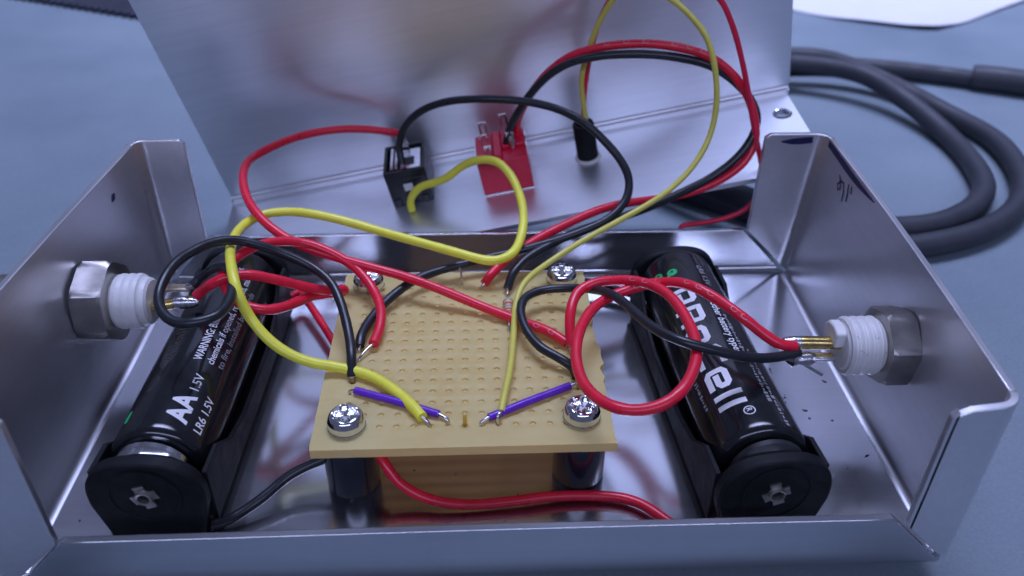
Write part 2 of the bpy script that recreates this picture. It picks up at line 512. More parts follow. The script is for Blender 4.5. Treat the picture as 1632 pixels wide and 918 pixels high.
# bend and the standing panel
prof = [(-RL + RL * math.sin(a), RL - RL * math.cos(a)) for a in np.linspace(0, math.pi / 2, 13)]
MB().sheet([[(x, y, z) for x in np.linspace(0, LL - .4, 4)] for (y, z) in prof], -TH).build("bend", M['alu_wall'], lid)
prof = [(0.0, z) for z in np.linspace(RL, LH - RL, 10)]
rows = [[(x, y + 0.25 * math.sin(x * .045 + 1) * math.sin(max(0, z - RL) * .05), z) for x in np.linspace(0, LL, 16)] for (y, z) in prof]
MB().sheet(rows, -TH).build("top_panel", M['alu_lid'], lid, bevel=0.12)

# scratches on the lid
tp = [o for o in lid.children if o.name.startswith("top_panel")][0]
for (a, b2, wd) in (((87.5, 10.2), (91.9, 10.9), .16), ((10.9, 16.4), (12.8, 16.7), .2), ((126.1, 20.0), (126.7, 19.6), .2), ((30, 33), (31.5, 33.6), .15), ((101, 30), (103, 32), .1)):
    d = np.array(b2, float) - np.array(a, float); d /= np.linalg.norm(d); n_ = np.array((-d[1], d[0])) * wd / 2
    q = [np.array(a) + n_ * .2, np.array(a) - n_ * .2, (np.array(a) + np.array(b2)) / 2 - n_, np.array(b2), (np.array(a) + np.array(b2)) / 2 + n_]
    MB().add([(x, 0.25 * math.sin(x * .045 + 1) * math.sin(max(0, z - RL) * .05) - .05, z) for x, z in q], [tuple(range(5))]).build("scratch", M['tinned'], tp)
for (a, b2, wd) in (((74, -2.9), (80, -2.1), .14), ((111.5, -24.9), (117.1, -21), .08), ((55, -22), (58, -23.5), .08)):
    d = np.array(b2, float) - np.array(a, float); d /= np.linalg.norm(d); n_ = np.array((-d[1], d[0])) * wd / 2
    q = [np.array(a) + n_ * .2, np.array(a) - n_ * .2, (np.array(a) + np.array(b2)) / 2 - n_, np.array(b2), (np.array(a) + np.array(b2)) / 2 + n_]
    MB().add([(x, y, .02) for x, y in q], [tuple(range(5))]).build("scratch", M['tinned'], sp)

# things on the lid -----------------------------------------------------------
def lid_thing(name, a, b, rz=0.0):
    p = LP(a, b, 0)
    Rz = Matrix.Rotation(rz, 4, 'Z')
    m = LM.copy() @ Matrix.Translation((a * MM, b * MM, 0)) @ Rz
    return empty(name, matrix=m)

# black audio socket, its solder tags up
js = lid_thing("audio_socket", 45.0, -10.4)
tag(js, "small black square audio socket with silver solder tags on the lid", "socket")
w2, d2, hh = 4.6, 5.4, 9.0
MB().box(-w2, w2, -d2, d2, 0.02, hh - 2.2).build("body", M['black_socket'], js, bevel=0.2)
rim = MB()
rim.box(-w2, w2, -d2, -d2 + .8, hh - 2.2, hh).box(-w2, w2, d2 - .8, d2, hh - 2.2, hh).box(-w2, -w2 + .7, -d2 + .8, d2 - .8, hh - 2.2, hh).box(w2 - .7, w2, -d2 + .8, d2 - .8, hh - 2.2, hh)
rim.build("body_rim", M['black_socket'], js, bevel=0.08)
MB().box(-0.9, 3.6, -4.3, 3.6, hh - 2.0, hh - 0.5).build("contact_block", M['tinned'], js, bevel=0.15)
MB().box(-0.1, 2.2, -2.6, 0.4, hh - 0.6, hh - 0.42).build("contact_window", M['black_socket'], js)
MB().prism([(-3.4, hh - 2), (-2.9, hh - 2), (-2.5, hh + .1), (-3.0, hh + .1)], -4.2, 3.9, 'xz').build("contact_spring", M['tinned'], js)
MB().prism([(-2.2, hh - 2), (-1.7, hh - 2), (-1.5, hh + .1), (-2.0, hh + .1)], -4.2, 3.9, 'xz').build("contact_spring", M['tinned'], js)
MB().box(-1.4, 1.0, 4.2, 4.5, hh - 1, hh + 3.4).build("solder_tag", M['tinned'], js, bevel=0.08)
MB().box(-1.0, 1.0, -d2 - .16, -d2 + .01, 3.8, 5.6).build("front_contact", M['print'], js)
MB().box(-1.0, 0.3, -d2 - 1.2, -d2 + .01, 1.3, 1.7).build("solder_tag", M['tinned'], js)
MB().lathe([(0.1, -1.0), (.55, -.7), (.7, 0), (.5, .8), (.1, 1.0)], 12, 'z', (-0.3, -d2 - 1.1, 1.6)).build("solder_blob", M['solder'], js)
for x in (-3.2, 3.0): MB().box(x - .7, x + .7, -d2 - .35, -d2 + .01, .02, 2.0).build("side_clip", M['black_socket'], js, bevel=.1)

# red slide switch with six lugs
sw = lid_thing("toggle_switch", 66.6, -13.2)
tag(sw, "red block switch with silver solder lugs on the lid", "switch")
MB().box(-5.5, 5.5, -5.2, 5.2, 0.3, 8.4).build("body", M['red_plastic'], sw, bevel=0.25)
MB().box(-5.6, 5.6, -5.3, 5.3, 0.02, 0.3).build("mounting_frame", M['tinned'], sw, bevel=0.05)
MB().box(-1.7, 0.2, -4.8, 4.6, 8.4, 9.8).build("top_ridge", M['red_plastic'], sw, bevel=0.3)
MB().box(0.2, 5.2, -1.2, 5.0, 8.4, 9.3).build("top_step", M['red_plastic'], sw, bevel=0.25)
MB().box(-5.5, -1.7, -3.6, 5.0, 8.4, 9.0).build("top_step", M['red_plastic'], sw, bevel=0.25)
for (x, y, h, w) in [(-3.2, 3.9, 3.6, .9), (-3.3, 1.1, 2.2, .95), (-2.7, -2.6, 1.6, .8), (1.6, 4.0, 4.6, .9), (2.4, -0.4, 2.6, .9)]:
    lug = MB(); lug.box(x - w, x - w * .45, y - .18, y + .18, 8.9, 8.9 + h).box(x + w * .45, x + w, y - .18, y + .18, 8.9, 8.9 + h).box(x - w, x + w, y - .18, y + .18, 8.9 + h, 8.9 + h + .5)
    lug.build("solder_lug", M['tinned'], sw, bevel=0.06)
for x in (-5.56, 5.56):
    for y in (-1.5, 2.5):
        MB().box(x - .12, x + .12, y - .9, y + .9, 6.8, 9.2).build("frame_clip", M['tinned'], sw)
MB().lathe([(.15, 8.2), (.75, 8.6), (.85, 9.6), (.6, 11), (.3, 11.6)], 12, 'z', (2.6, -1.4, 0)).build("solder_blob", M['solder'], sw)
MB().prism([(3.0, 9.2), (5.2, 9.3), (4.6, 13.6)], 1.6, 1.9, 'xz').build("insulation_flap", M['red_plastic'], sw)

# black tube holding the two thin led wires
lt = lid_thing("sleeve_tube", 85.0, -11.2)
tag(lt, "upright black plastic tube on the lid with two thin wires entering it", "tube")
MB().lathe([(2.35, 0.02), (2.35, 8.7), (2.2, 9.0), (1.6, 9.0), (1.6, 6.0)], 28, 'z').build("sleeve", M['black_plastic'], lt)
MB().lathe([(2.36, .03), (2.9, .05), (2.75, .45), (2.36, .5)], 28, 'z', cap0=False, cap1=False).build("collar", M['nylon'], lt)

# ------------------------------------------------------------------ battery holders
def end_plate_outline():
    pts = [(-6.6, 0), (6.6, 0)]
    for a in np.linspace(-8, 188, 29):
        c, q = math.cos(math.radians(a)), math.sin(math.radians(a))
        e = 2 / 2.5
        pts.append((8.25 * math.copysign(abs(c) ** e, c), 8.0 + 6.9 * math.copysign(abs(q) ** e, q)))
    return pts
HLEN, AXH = 56.5, 8.8
def battery_holder(origin, ang, label):
    h = empty("battery_holder", origin, ang)
    tag(h, label, "battery holder", "battery holders in the box")
    for y0, y1 in ((0, 2.3), (HLEN - 2.3, HLEN)):
        p = MB().prism(end_plate_outline(), y0, y1, 'xz').build("end_plate", M['black_plastic'], h, bevel=0.45, segs=3)
        yo, sg = (y0, -1) if y0 == 0 else (y1, 1)
        ring = MB().lathe([(5.0, 0), (5.15, .12), (4.85, .14), (4.7, 0.02)], 36, 'y', (0, 0, 0), False, False)
        ring.v = [(x, yo + sg * y, AXH + z) for x, y, z in ring.v]
        ring.build("recess_ring", M['black_plastic'], p)
        ey = MB()
        for k in range(4):
            a = math.radians(20 + 90 * k + (7 if k == 2 else -5 if k == 1 else 0))
            c, s = math.cos(a), math.sin(a)
            q = [(0.8, -.70), (1.95 + .2 * (k % 2), -.85), (1.95 + .2 * (k % 2), .80), (0.8, .70)]
            o2 = [(u * c - w_ * s, AXH + u * s + w_ * c) for u, w_ in q]
            ey.prism(o2, yo + sg * .02, yo + sg * (0.22 + .05 * (k % 2)), 'xz')
        ey.lathe([(.8, 0), (.85, .6), (1.15, .68), (1.35, 0.05)], 20, 'y', (0, 0, 0), False, False)
        n0 = len(ey.v) - 80
        ey.v[n0:] = [(x, yo + sg * y, AXH + z) for x, y, z in ey.v[n0:]]
        ey.build("rivet", M['rivet'], p)
    MB().box(-7.6, 7.6, 2.3, HLEN - 2.3, 0, 1.4).build("tray_floor", M['black_plastic'], h, bevel=.2)
    for s in (-1, 1):
        prof = [(2.3, 1.4), (HLEN - 2.3, 1.4), (HLEN - 2.3, 11.2), (HLEN - 8, 11.0), (HLEN - 13, 7.2), (HLEN - 20, 5.6), (20, 5.6), (13, 7.2), (8, 11.0), (2.3, 11.2)]
        x0, x1 = sorted((s * 7.55, s * 8.35))
        MB().prism(prof, x0, x1, 'yz').build("tray_side", M['black_plastic'], h, bevel=.15)
    c1 = MB().lathe([(.2, 2.35), (4.2, 2.4), (5.1, 3.0), (5.6, 3.7), (5.6, 4.5), (4.9, 5.2), (1.0, 5.3)], 28, 'y', (0, 0, 0)); c1.v = [(x, y, z + AXH + .5) for x, y, z in c1.v]
    c1.build("contact_plate", M['steel'] if origin[0] < 0 else M['black_socket'], h)
    return h
OL, AL = (-44.5, -10.0, 0.05), math.radians(-1.96)
OR, AR = (43.8, -12.4, 0.05), math.radians(3.85)
hl_ = battery_holder(OL, AL, "black plastic battery holder with the AA-lettered cell, by the left wall")
hr_ = battery_holder(OR, AR, "black plastic battery holder with the green-logo cell, by the right wall")

RBAT = 7.1
def bat_pt(y, phi, r):
    return (r * math.sin(phi), y, AXH + r * math.cos(phi))

def flat_text(body, height, width=None, shear=0.0, bold=0.012):
    cu = bpy.data.curves.new("lettering", 'FONT')
    cu.body = body; cu.size = 1.0; cu.shear = shear; cu.offset = bold; cu.resolution_u = 3
    to = bpy.data.objects.new("lettering_source", cu); COL.objects.link(to)
    dg = bpy.context.evaluated_depsgraph_get()
    me = bpy.data.meshes.new_from_object(to.evaluated_get(dg))
    bpy.data.objects.remove(to); bpy.data.curves.remove(cu)
    bm = bmesh.new(); bm.from_mesh(me); bpy.data.meshes.remove(me)
    bmesh.ops.remove_doubles(bm, verts=bm.verts, dist=1e-5)
    xs_ = [v.co.x for v in bm.verts]; 
    x0, x1 = min(xs_), max(xs_)
    sy = height / 0.69; sx = (width / (x1 - x0)) if width else sy
    for v in bm.verts: v.co.x = (v.co.x - x0) * sx; v.co.y *= sy
    y0 = min(v.co.y for v in bm.verts); y1 = max(v.co.y for v in bm.verts)
    k = math.ceil(y0 / .45) * .45
    while k < y1:
        g = bm.verts[:] + bm.edges[:] + bm.faces[:]
        bmesh.ops.bisect_plane(bm, geom=g, plane_co=(0, k, 0), plane_no=(0, 1, 0), dist=1e-5)
        k += .45
    bm.verts.index_update()
    vs_ = [tuple(v.co) for v in bm.verts]; fs = [tuple(v.index for v in f.verts) for f in bm.faces]
    bm.free()
    return vs_, fs

def wrap(vs_, y0, phi0, direction, r=RBAT + 0.03):
    out = []
    for (x, y, _) in vs_:
        if direction > 0: out.append(bat_pt(y0 + x, math.radians(phi0) - y / RBAT, r))
        else: out.append(bat_pt(y0 - x, math.radians(phi0) + y / RBAT, r))
    return out

def letter(parent, body, y0, phi0, direction, height, width, mat, name="lettering", shear=0.0, bold=0.012):
    vs_, fs = flat_text(body, height, width, shear, bold)
    return MB().add(wrap(vs_, y0, phi0, direction), fs).build(name, mat, parent)

def strokes2d(paths, wd):
    """flat mitred stroke outlines"""
    vs_, fs = [], []
    for path in paths:
        P = np.array(path, float)
        # subdivide
        Q = [P[0]]
        for a, b2 in zip(P[:-1], P[1:]):
            n = max(1, int(np.linalg.norm(b2 - a) / .4))
            for i in range(1, n + 1): Q.append(a + (b2 - a) * i / n)
        o = len(vs_)
        for i, p in enumerate(Q):
            d0 = Q[i] - Q[i - 1] if i > 0 else Q[1] - Q[0]
            d1 = Q[i + 1] - Q[i] if i < len(Q) - 1 else d0
            d0 = d0 / np.linalg.norm(d0); d1 = d1 / np.linalg.norm(d1)
            n0 = np.array((-d0[1], d0[0])); n1 = np.array((-d1[1], d1[0]))
            m_ = n0 + n1; m_ /= np.linalg.norm(m_)
            m_ *= 1 / max(.35, m_ @ n0)
            for q in (-1, 1): vs_.append((*(p + m_ * q * wd / 2), 0))
        for i in range(len(Q) - 1): fs.append((o + 2 * i, o + 2 * i + 1, o + 2 * i + 3, o + 2 * i + 2))
    return vs_, fs

def battery(origin, ang, label):
    b_ = empty("aa_battery", origin, ang)
    tag(b_, label, "battery", "AA cells in the holders")
    y0, y1 = 5.5, 53.7
    prof = [(4.9, y0 + .05), (5.9, y0), (6.6, y0 + .25), (7.0, y0 + .9), (RBAT, y0 + 1.8), (RBAT, y1 - 1.6), (7.0, y1 - .8), (6.7, y1 - .2), (6.2, y1), (5.6, y1 - .05)]
    cyl_ = MB().lathe(prof, 56, 'y', (0, 0, 0), False, False); cyl_.v = [(x, y, z + AXH) for x, y, z in cyl_.v]
    wr_ = cyl_.build("wrapper", M['wrapper'], b_, 50)
    e = MB().lathe([(.1, y0 + .1), (5.0, y0 + .12), (5.0, y0 + .4), (.1, y0 + .4)], 32, 'y'); e.v = [(x, y, z + AXH) for x, y, z in e.v]
    e.build("negative_terminal", M['steel'], b_)
    e = MB().lathe([(5.7, y1 - .2), (5.2, y1 + .05), (3.0, y1 + .1), (2.6, y1 + .2), (2.5, y1 + 1.4), (.1, y1 + 1.5)], 32, 'y', cap0=False); e.v = [(x, y, z + AXH) for x, y, z in e.v]
    e.build("positive_terminal", M['steel'], b_)
    # seam of the printed sleeve
    return b_
bl_ = battery(OL, AL, "black AA cell with large white AA lettering, in the holder by the left wall")
br_ = battery(OR, AR, "black AA cell with a green emblem and large silver lettering, by the right wall")
letter(bl_, "AA", 8.2, 36.5, 1, 3.0, 5.9, M['print'], "size_lettering", 0.0, 0.035)
letter(bl_, "1.5V", 15.2, 34.8, 1, 1.35, 3.5, M['print'])
letter(bl_, "LR6 1.5V", 8.1, 58.3, 1, 1.35, 7.2, M['print'])
letter(bl_, "WARNING: Battery may explode or leak", 21.6, 22.9, 1, 1.25, 26.0, M['print'])
letter(bl_, "chemicals if opened, recharged, mixed", 21.6, 38.2, 1, 1.15, 25.5, M['print'])
letter(bl_, "to fire, installed backwards", 21.7, 51.5, 1, 1.05, 20.5, M['print_dim'])
letter(bl_, "Alkaline", 21.0, -12.7, 1, 1.8, 12.5, M['print_dark'])
# green wedge at the flank
vs_ = [(0, 0, 0), (2.4, 0, 0), (2.6, .7, 0), (1.2, 1.0, 0), (.2, .8, 0)]
MB().add(wrap(vs_, 8.6, -36, 1), [(0, 1, 2, 3, 4)]).build("green_mark", M['print_green'], bl_)
# stylised wordmark of the other cell, strokes on a 4.6 mm letter height
H = 4.5; S = 0.85; x = 0.0
G = []
def P_(dx, pts): return [(dx + a, c) for a, c in pts]
wdt = 3.3
G += [P_(x, [(.4, 0), (.4, H - .4), (wdt - .8, H - .4), (wdt - .4, H - .8), (wdt - .4, 2.2), (wdt - .8, 1.8), (1.0, 1.8)])]; x += wdt + .75
G += [P_(x, [(.4, 0), (.4, H - .4), (wdt - .8, H - .4), (wdt - .4, H - .8), (wdt - .4, 2.6), (wdt - .9, 2.1), (1.0, 2.1)]), P_(x, [(wdt - 1.1, 1.6), (wdt - .4, .9), (wdt - .4, 0)])]; x += wdt + .75
G += [P_(x, [(1.6, .4), (.8, .4), (.4, .8), (.4, 2.9), (.8, 3.3), (wdt - .8, 3.3), (wdt - .4, 2.9), (wdt - .4, .8), (wdt - .8, .4), (1.6, .4)])]; x += wdt + .75
G += [P_(x, [(wdt, .4), (.8, .4), (.4, .8), (.4, H - .8), (.8, H - .4), (wdt, H - .4)])]; x += wdt + .7
G += [P_(x, [(wdt - .2, .4), (.8, .4), (.4, .8), (.4, 2.9), (.8, 3.3), (wdt - .8, 3.3), (wdt - .4, 2.9), (wdt - .4, 2.1), (wdt - .8, 1.75), (1.0, 1.75)])]; x += wdt + .75
G += [P_(x, [(.4, 0), (.4, H)])]; x += 1.55
G += [P_(x, [(.4, 0), (.4, H)])]; x += 1.0
k = 30.3 / x
G = [[(a * k, c) for a, c in p] for p in G]
for p in G:
    vs_, fs = strokes2d([p], 1.0)
    MB().add(wrap(vs_, 41.6, -47, -1), fs).build("wordmark_letter", M['print'], br_)
vs_, fs = strokes2d([[(1.0 + .8 * math.cos(a), .8 * math.sin(a)) for a in np.linspace(0, 2 * math.pi, 24)]], .16)
MB().add(wrap(vs_, 10.8, -13.5, -1), fs).build("registered_mark", M['print'], br_)
letter(br_, "R", 10.2, -16.5, -1, .8, .6, M['print'])
# green two-ball emblem
def disc(cx, cy, r): return [(cx + r * math.cos(a), cy + r * math.sin(a), 0) for a in np.linspace(0, 2 * math.pi, 20, endpoint=False)]
e = MB()
e.add(wrap(disc(0, 0, 1.05), 47.6, -49, -1), [tuple(range(20))])
e.add(wrap(disc(0, 0, .95), 46.9, -26, -1), [tuple(range(20))])
vs_, fs = strokes2d([[(0, 0), (1.5, .9), (1.7, 1.6), (.9, 2.8)]], .5)
e.add(wrap(vs_, 47.7, -48.5, -1, RBAT + .04), fs)
vs_, fs = strokes2d([[(0, 0), (1.5, -.2)]], .5)
e.add(wrap(vs_, 46.2, -36, -1, RBAT + .045), fs)
e.add(wrap(disc(0, 0, .95), 44.6, -40, -1), [tuple(range(20))])
e.build("green_emblem", M['print_green'], br_)
letter(br_, "LR6 1.5V", 47.9, 13.0, -1, 1.1, 6.2, M['print_dim'])
letter(br_, "other battery types", 36.3, 4.5, -1, 1.25, 13.6, M['print'])
# fine print too small to read: broken dashes along the flank
fp = MB()
for phi, ya, yb_ in ((17, 33, 12), (25, 24, 7), (-62, 20, 14)):
    yy = ya
    while yy > yb_:
        L_ = random.uniform(.25, .8)
        vs_, fs = strokes2d([[(0, 0), (L_, random.uniform(-.1, .1))]], random.uniform(.25, .75))
        fp.add(wrap(vs_, yy, phi, -1), fs); yy -= L_ + random.uniform(.12, .35)
fp.build("fine_print", M['print_dim'], br_)

# ------------------------------------------------------------------ circuit board
BZ, BT, PIT = 11.6, 1.6, 2.54
brd = empty("circuit_board", (0, 18, 0))
tag(brd, "tan perforated circuit board raised on black spacers in the middle of the box", "circuit board")
def board_mesh():
    mb = MB()
    h = PIT / 2
    skip = {(-7, 0), (7, 0), (-7, 14), (7, 14)}
    top, bot = BZ, BZ - BT
    for c in range(-7, 8):
        for r in range(15):
            cx, cy = c * PIT, r * PIT - 18
            vs_, fs = [], []
            n = 12
            for k in range(n):
                a = 2 * math.pi * (k + .5) / n
                ca, sa = math.cos(a), math.sin(a)
                f = h / max(abs(ca), abs(sa))
                vs_ += [(cx + ca * f, cy + sa * f, top), (cx + .76 * ca, cy + .76 * sa, top), (cx + .46 * ca, cy + .46 * sa, top - .16), (cx + .42 * ca, cy + .42 * sa, top - .40), (cx + ca * f, cy + sa * f, bot)]
            corners = []
            for k in range(n):
                a, b2 = 5 * k, 5 * ((k + 1) % n)
                for q in range(3): fs.append((a + q, b2 + q, b2 + q + 1, a + q + 1))
            fs.append(tuple(5 * k + 3 for k in range(n))); fs.append(tuple(5 * k + 4 for k in range(n)))
            for sx, sy, k in ((1, 1, 1), (-1, 1, 4), (-1, -1, 7), (1, -1, 10)):
                i = len(vs_)
                vs_ += [(cx + sx * h, cy + sy * h, top), (cx + sx * h, cy + sy * h, bot)]
                fs += [(5 * k, 5 * (k + 1 if k + 1 < n else 0), i), (5 * k + 4, 5 * (k + 1 if k + 1 < n else 0) + 4, i + 1)]
            mb.add(vs_, fs)
    # margins to the sawn / snapped outline
    gx0, gx1, gy0, gy1 = -7.5 * PIT, 7.5 * PIT, -.5 * PIT - 18, 14.5 * PIT - 18
    ox0, ox1, oy0, oy1 = -22.4, 22.3, -4.7 - 18, 40.7 - 18
    N = 40
    def ring(side):
        ins, outs = [], []
        for i in range(N + 1):
            t_ = i / N
            if side == 'r':
                y = gy0 + (gy1 - gy0) * t_; yo = oy0 + (oy1 - oy0) * t_
                j = random.uniform(-.28, .12) + (0.35 * math.sin(t_ * 19) if t_ > .2 else 0) * .6 - (0.5 if .34 < t_ < .40 or .62 < t_ < .64 else 0)
                ins.append((gx1, y)); outs.append((ox1 + (j if 0 < i < N else 0), yo))
            if side == 'l':
                y = gy1 + (gy0 - gy1) * t_; yo = oy1 + (oy0 - oy1) * t_
                ins.append((gx0, y)); outs.append((ox0 + (random.uniform(-.04, .04) if 0 < i < N else 0.12), yo))
            if side == 'f':
                x = gx0 + (gx1 - gx0) * t_; xo = ox0 + (ox1 - ox0) * t_
                ins.append((x, gy0)); outs.append((xo + (.12 if i == 0 else 0), oy0 + (random.uniform(-.03, .03) if 0 < i < N else 0)))
            if side == 'b':
                x = gx1 + (gx0 - gx1) * t_; xo = ox1 + (ox0 - ox1) * t_
                ins.append((x, gy1)); outs.append((xo + (.12 if i == N else 0), oy1 + (random.uniform(-.03, .03) if 0 < i < N else 0)))
        return ins, outs
    for s in 'frbl':
        ins, outs = ring(s)
        vs_ = [(*p, top) for p in ins] + [(*p, top) for p in outs] + [(*p, bot) for p in outs] + [(*p, bot) for p in ins]
        n1 = N + 1; fs = []
        for i in range(N):
            for q in range(3): fs.append((q * n1 + i, q * n1 + i + 1, (q + 1) * n1 + i + 1, (q + 1) * n1 + i))
        mb.add(vs_, fs)
    return mb
bo = board_mesh()
bo_o = bo.build("board_panel", M['board'], brd, sharp=30)
for r in range(-1, 16):
    cs = MB().box(-21.8, 21.8, r * PIT - 18 - .38, r * PIT - 18 + .38, BZ - BT - .06, BZ - BT - .005)
    cs.build("copper_strip", M['copper'], brd)
def pin(x, y, z0, z1, mat, r=.28, parent=brd, name="pin"):
    MB().tube([(x, y - 18, z0), (x + .05, y - 18 + .05, z1)], r, 8).build(name, mat, parent)
pin(0, 0.05, 10.5, 13.6, M['brass'], .33)
pin(-17.85, 10.2, 11, 12.6, M['tarnish'], .45)
pin(17.9, 7.6, 11, 13.2, M['brass'], .25)
MB().tube(spline([(-.8, 18.6, 11.4), (-.6, 18.9, 12.4), (-.9, 19.4, 13.6), (-1.1, 20.2, 14.4)]), .16, 8).tube(spline([(-.5, 18.7, 11.4), (-.9, 19.0, 12.6), (-.8, 19.6, 13.8), (-1.25, 20.0, 14.2)]), .16, 8).build("lead_stub", M['tinned'], brd)
# resistor beside the black switch wire
rs = MB().lathe([(.15, -2.6), (.7, -2.5), (.95, -1.9), (.8, -1.2), (.75, 1.2), (.95, 1.9), (.7, 2.5), (.15, 2.6)], 18, 'y', (7.55, 27.6 - 18, 12.4))
rso = rs.build("resistor", M['resistor'], brd)
for y, m_, w_ in ((-1.7, 'band_red', .96), (-.7, 'band_red', .8), (.2, 'band_grey', .79), (1.1, 'band_red', .79), (2.0, 'band_grey', .97)):
    MB().lathe([(w_, -.18), (w_ + .02, 0), (w_, .18)], 18, 'y', (7.55, 27.6 - 18 + y, 12.4), False, False).build("colour_band", M[m_], rso)
MB().tube(spline([(7.55, 7.2, 12.4), (7.55, 5.0, 12.3), (7.6, 4.0, 11.9), (7.6, 3.9, 10.8)]), .25, 8).build("resistor_lead", M['tinned'], brd)

# pan head screws and the spacers below
def screw_mesh():
    mb = MB()
    nr, na = 16, 48
    R_ = 2.75
    vs_, fs = [], []
    for i in range(nr + 1):
        r = R_ * i / nr
        for k in range(na):
            a = 2 * math.pi * k / na
            x, y = r * math.cos(a), r * math.sin(a)
            t_ = r / R_
            z = 2.75 - 0.25 * t_ ** 2 - 0.95 * max(0, (t_ - .72) / .28) ** 2.2
            d = min(abs(x), abs(y)); L_ = max(abs(x), abs(y))
            cr = max(0, min(1, (0.56 - d) / .16)) * max(0, min(1, (1.95 - L_) / .35))
            c2 = max(0, min(1, (0.85 - r) / .3))
            z -= 0.75 * max(cr, c2) * (1 - .25 * t_)
            vs_.append((x, y, z))
    for i in range(nr):
        for k in range(na):
            fs.append((i * na + k, i * na + (k + 1) % na, (i + 1) * na + (k + 1) % na, (i + 1) * na + k))
    mb.add(vs_, fs)
    mb.lathe([(R_, 1.55), (R_ + .02, .5), (2.5, .42)], 48, 'z', (0, 0, 0), False, False)
    return mb
def washer_mesh(): return MB().lathe([(1.5, 0.02), (2.75, .02), (2.85, .12), (2.85, .34), (2.75, .42), (1.5, .42)], 40, 'z', cap0=False, cap1=False)
def spacer_mesh(): return MB().lathe([(1.6, 10.0), (3.9, 10.0), (4.05, 9.8), (4.05, .4), (3.8, .02), (1.6, .02)], 40, 'z', cap0=False, cap1=False)
SC = [(-17.5, 0.1, 15, "pan head screw at the board's front left corner beside a purple jumper", "front left"),
      (17.6, 0.9, 60, "pan head screw at the board's front right corner inside the red wire loop", "front right"),
      (-17.8, 36.6, 5, "pan head screw at the board's back left corner partly under a red wire", "back left"),
      (17.8, 37.4, 85, "pan head screw at the board's back right corner above a black wire", "back right")]
for i, (x, y, a, lab, where) in enumerate(SC):
    if i == 0:
        s0 = empty("pan_head_screw", (x, y, BZ)); screw_mesh().build("screw_head", M['steel'], s0, 40); washer_mesh().build("washer", M['steel'], s0)
        sc_, = (s0,)
    else:
        sc_ = copy_tree(s0); sc_.location = (x * MM, y * MM, BZ * MM)
    sc_.rotation_euler = (math.radians(random.uniform(-1, 1)), 0, math.radians(a))
    tag(sc_, lab, "screw", "screws fixing the board")
    st = spacer_mesh().build("spacer", M['standoff'], None) if i == 0 else st0.copy()
    if i == 0: st0 = st
    else: COL.objects.link(st)
    st.location = (x * MM, y * MM, 0)
    tag(st, "black round spacer under the %s corner of the circuit board" % where, "spacer", "spacers under the board")

# ------------------------------------------------------------------ wall jacks
def hexnut(x0, x1, af, cx, cy, cz, rot=0.0, ch=.55):
    n = 72
    prof = []
    vs_, fs = [], []
    secs = [(x0, 1), (x0 + ch, 0), (x1 - ch, 0), (x1, 1)]
    for (x, e) in secs:
        for k in range(n):
            th = 2 * math.pi * k / n
            q = (th % (math.pi / 3)) - math.pi / 6
            r = af / 2 / math.cos(q)
            if e: r = min(r, af / 2 * 1.07)
            vs_.append((x, cy + r * math.cos(th + rot), cz + r * math.sin(th + rot)))
    for i in range(3):
        for k in range(n): fs.append((i * n + k, i * n + (k + 1) % n, (i + 1) * n + (k + 1) % n, (i + 1) * n + k))
    return MB().add([(a + cx, b2, c) for a, b2, c in vs_], fs + [tuple(range(n)), tuple(3 * n + k for k in range(n))])
def thread_prof(r, x0, x1, pitch, depth, tip):
    p = [(r - tip, x0), (r - depth, x0 + .4)]
    x = x0 + .6
    while x < x1:
        p += [(r - depth, x), (r, x + pitch * .3), (r, x + pitch * .55), (r - depth, x + pitch * .9)]
        x += pitch
    return p
def wall_jack(name, side, y, z, label):
    # local frame: +x points into the box, origin at the wall's inner face
    xw = (X0 + lean_left(y) * z / HW) if side < 0 else (X1 + lean_right(y) * z / HW)
    j = empty(name, (xw, y, z), 0 if side < 0 else math.pi)
    tag(j, label, "jack", "jacks in the end walls")
    hexnut(0.02, 5.0 if side < 0 else 4.4, 12.8 if side < 0 else 11.2, 0, 0, 0, math.radians(20 if side < 0 else 24)).build("hex_nut", M['nut'], j, 25)
    MB().lathe([(6.4, -2.4), (6.4, -1.2), (6.2, -1.12)], 40, 'x').build("outer_washer", M['nut'], j)
    hexnut(-6.0, -2.4, 11, 0, 0, 0, .3).build("outer_nut", M['nut'], j, 25)
    if side < 0: MB().lathe([(4.2, -14.5), (4.9, -14.0), (4.9, -10), (4.4, -9.8), (4.4, -6.0)], 32, 'x').build("outer_barrel", M['nut'], j)
    return j
jl = wall_jack("panel_jack", -1, 25.6, 17.0, "white bushed panel jack with a hex nut in the left end wall")
MB().lathe([(0.3, 10.9), (3.5, 10.85), (3.95, 10.5), (4.05, 9.9), (4.3, 9.5)] + list(reversed(thread_prof(4.7, 5.0, 9.2, 1.3, .16, .5))), 44, 'x').build("nylon_bush", M['nylon'], jl)
tm = MB().tube([(11.0, -1.0, -.3), (14, -1.0, .0), (16.2, -.9, .4), (17.4, -.8, .8)], [.95, .95, .9, .75], 14)
tm.build("terminal", M['brass'], jl)
MB().box(11.2, 17.2, 0.2, 2.0, 1.5, 2.1).build("terminal", M['tarnish'], jl, bevel=.2)
MB().lathe([(.1, 14.2), (.95, 14.6), (1.15, 16), (1.0, 17.4), (.5, 18.6), (.1, 18.8)], 16, 'x', (0, -1.0, .25)).build("solder_joint", M['solder'], jl)
MB().lathe([(.1, 16.2), (.6, 16.5), (.8, 17.2), (.4, 18.0), (.1, 18.1)], 12, 'x', (0, .9, 2.1)).build("solder_joint", M['tinned'], jl)
jr = wall_jack("panel_jack", 1, 9.1, 17.8, "white threaded panel jack with a hex nut in the right end wall")
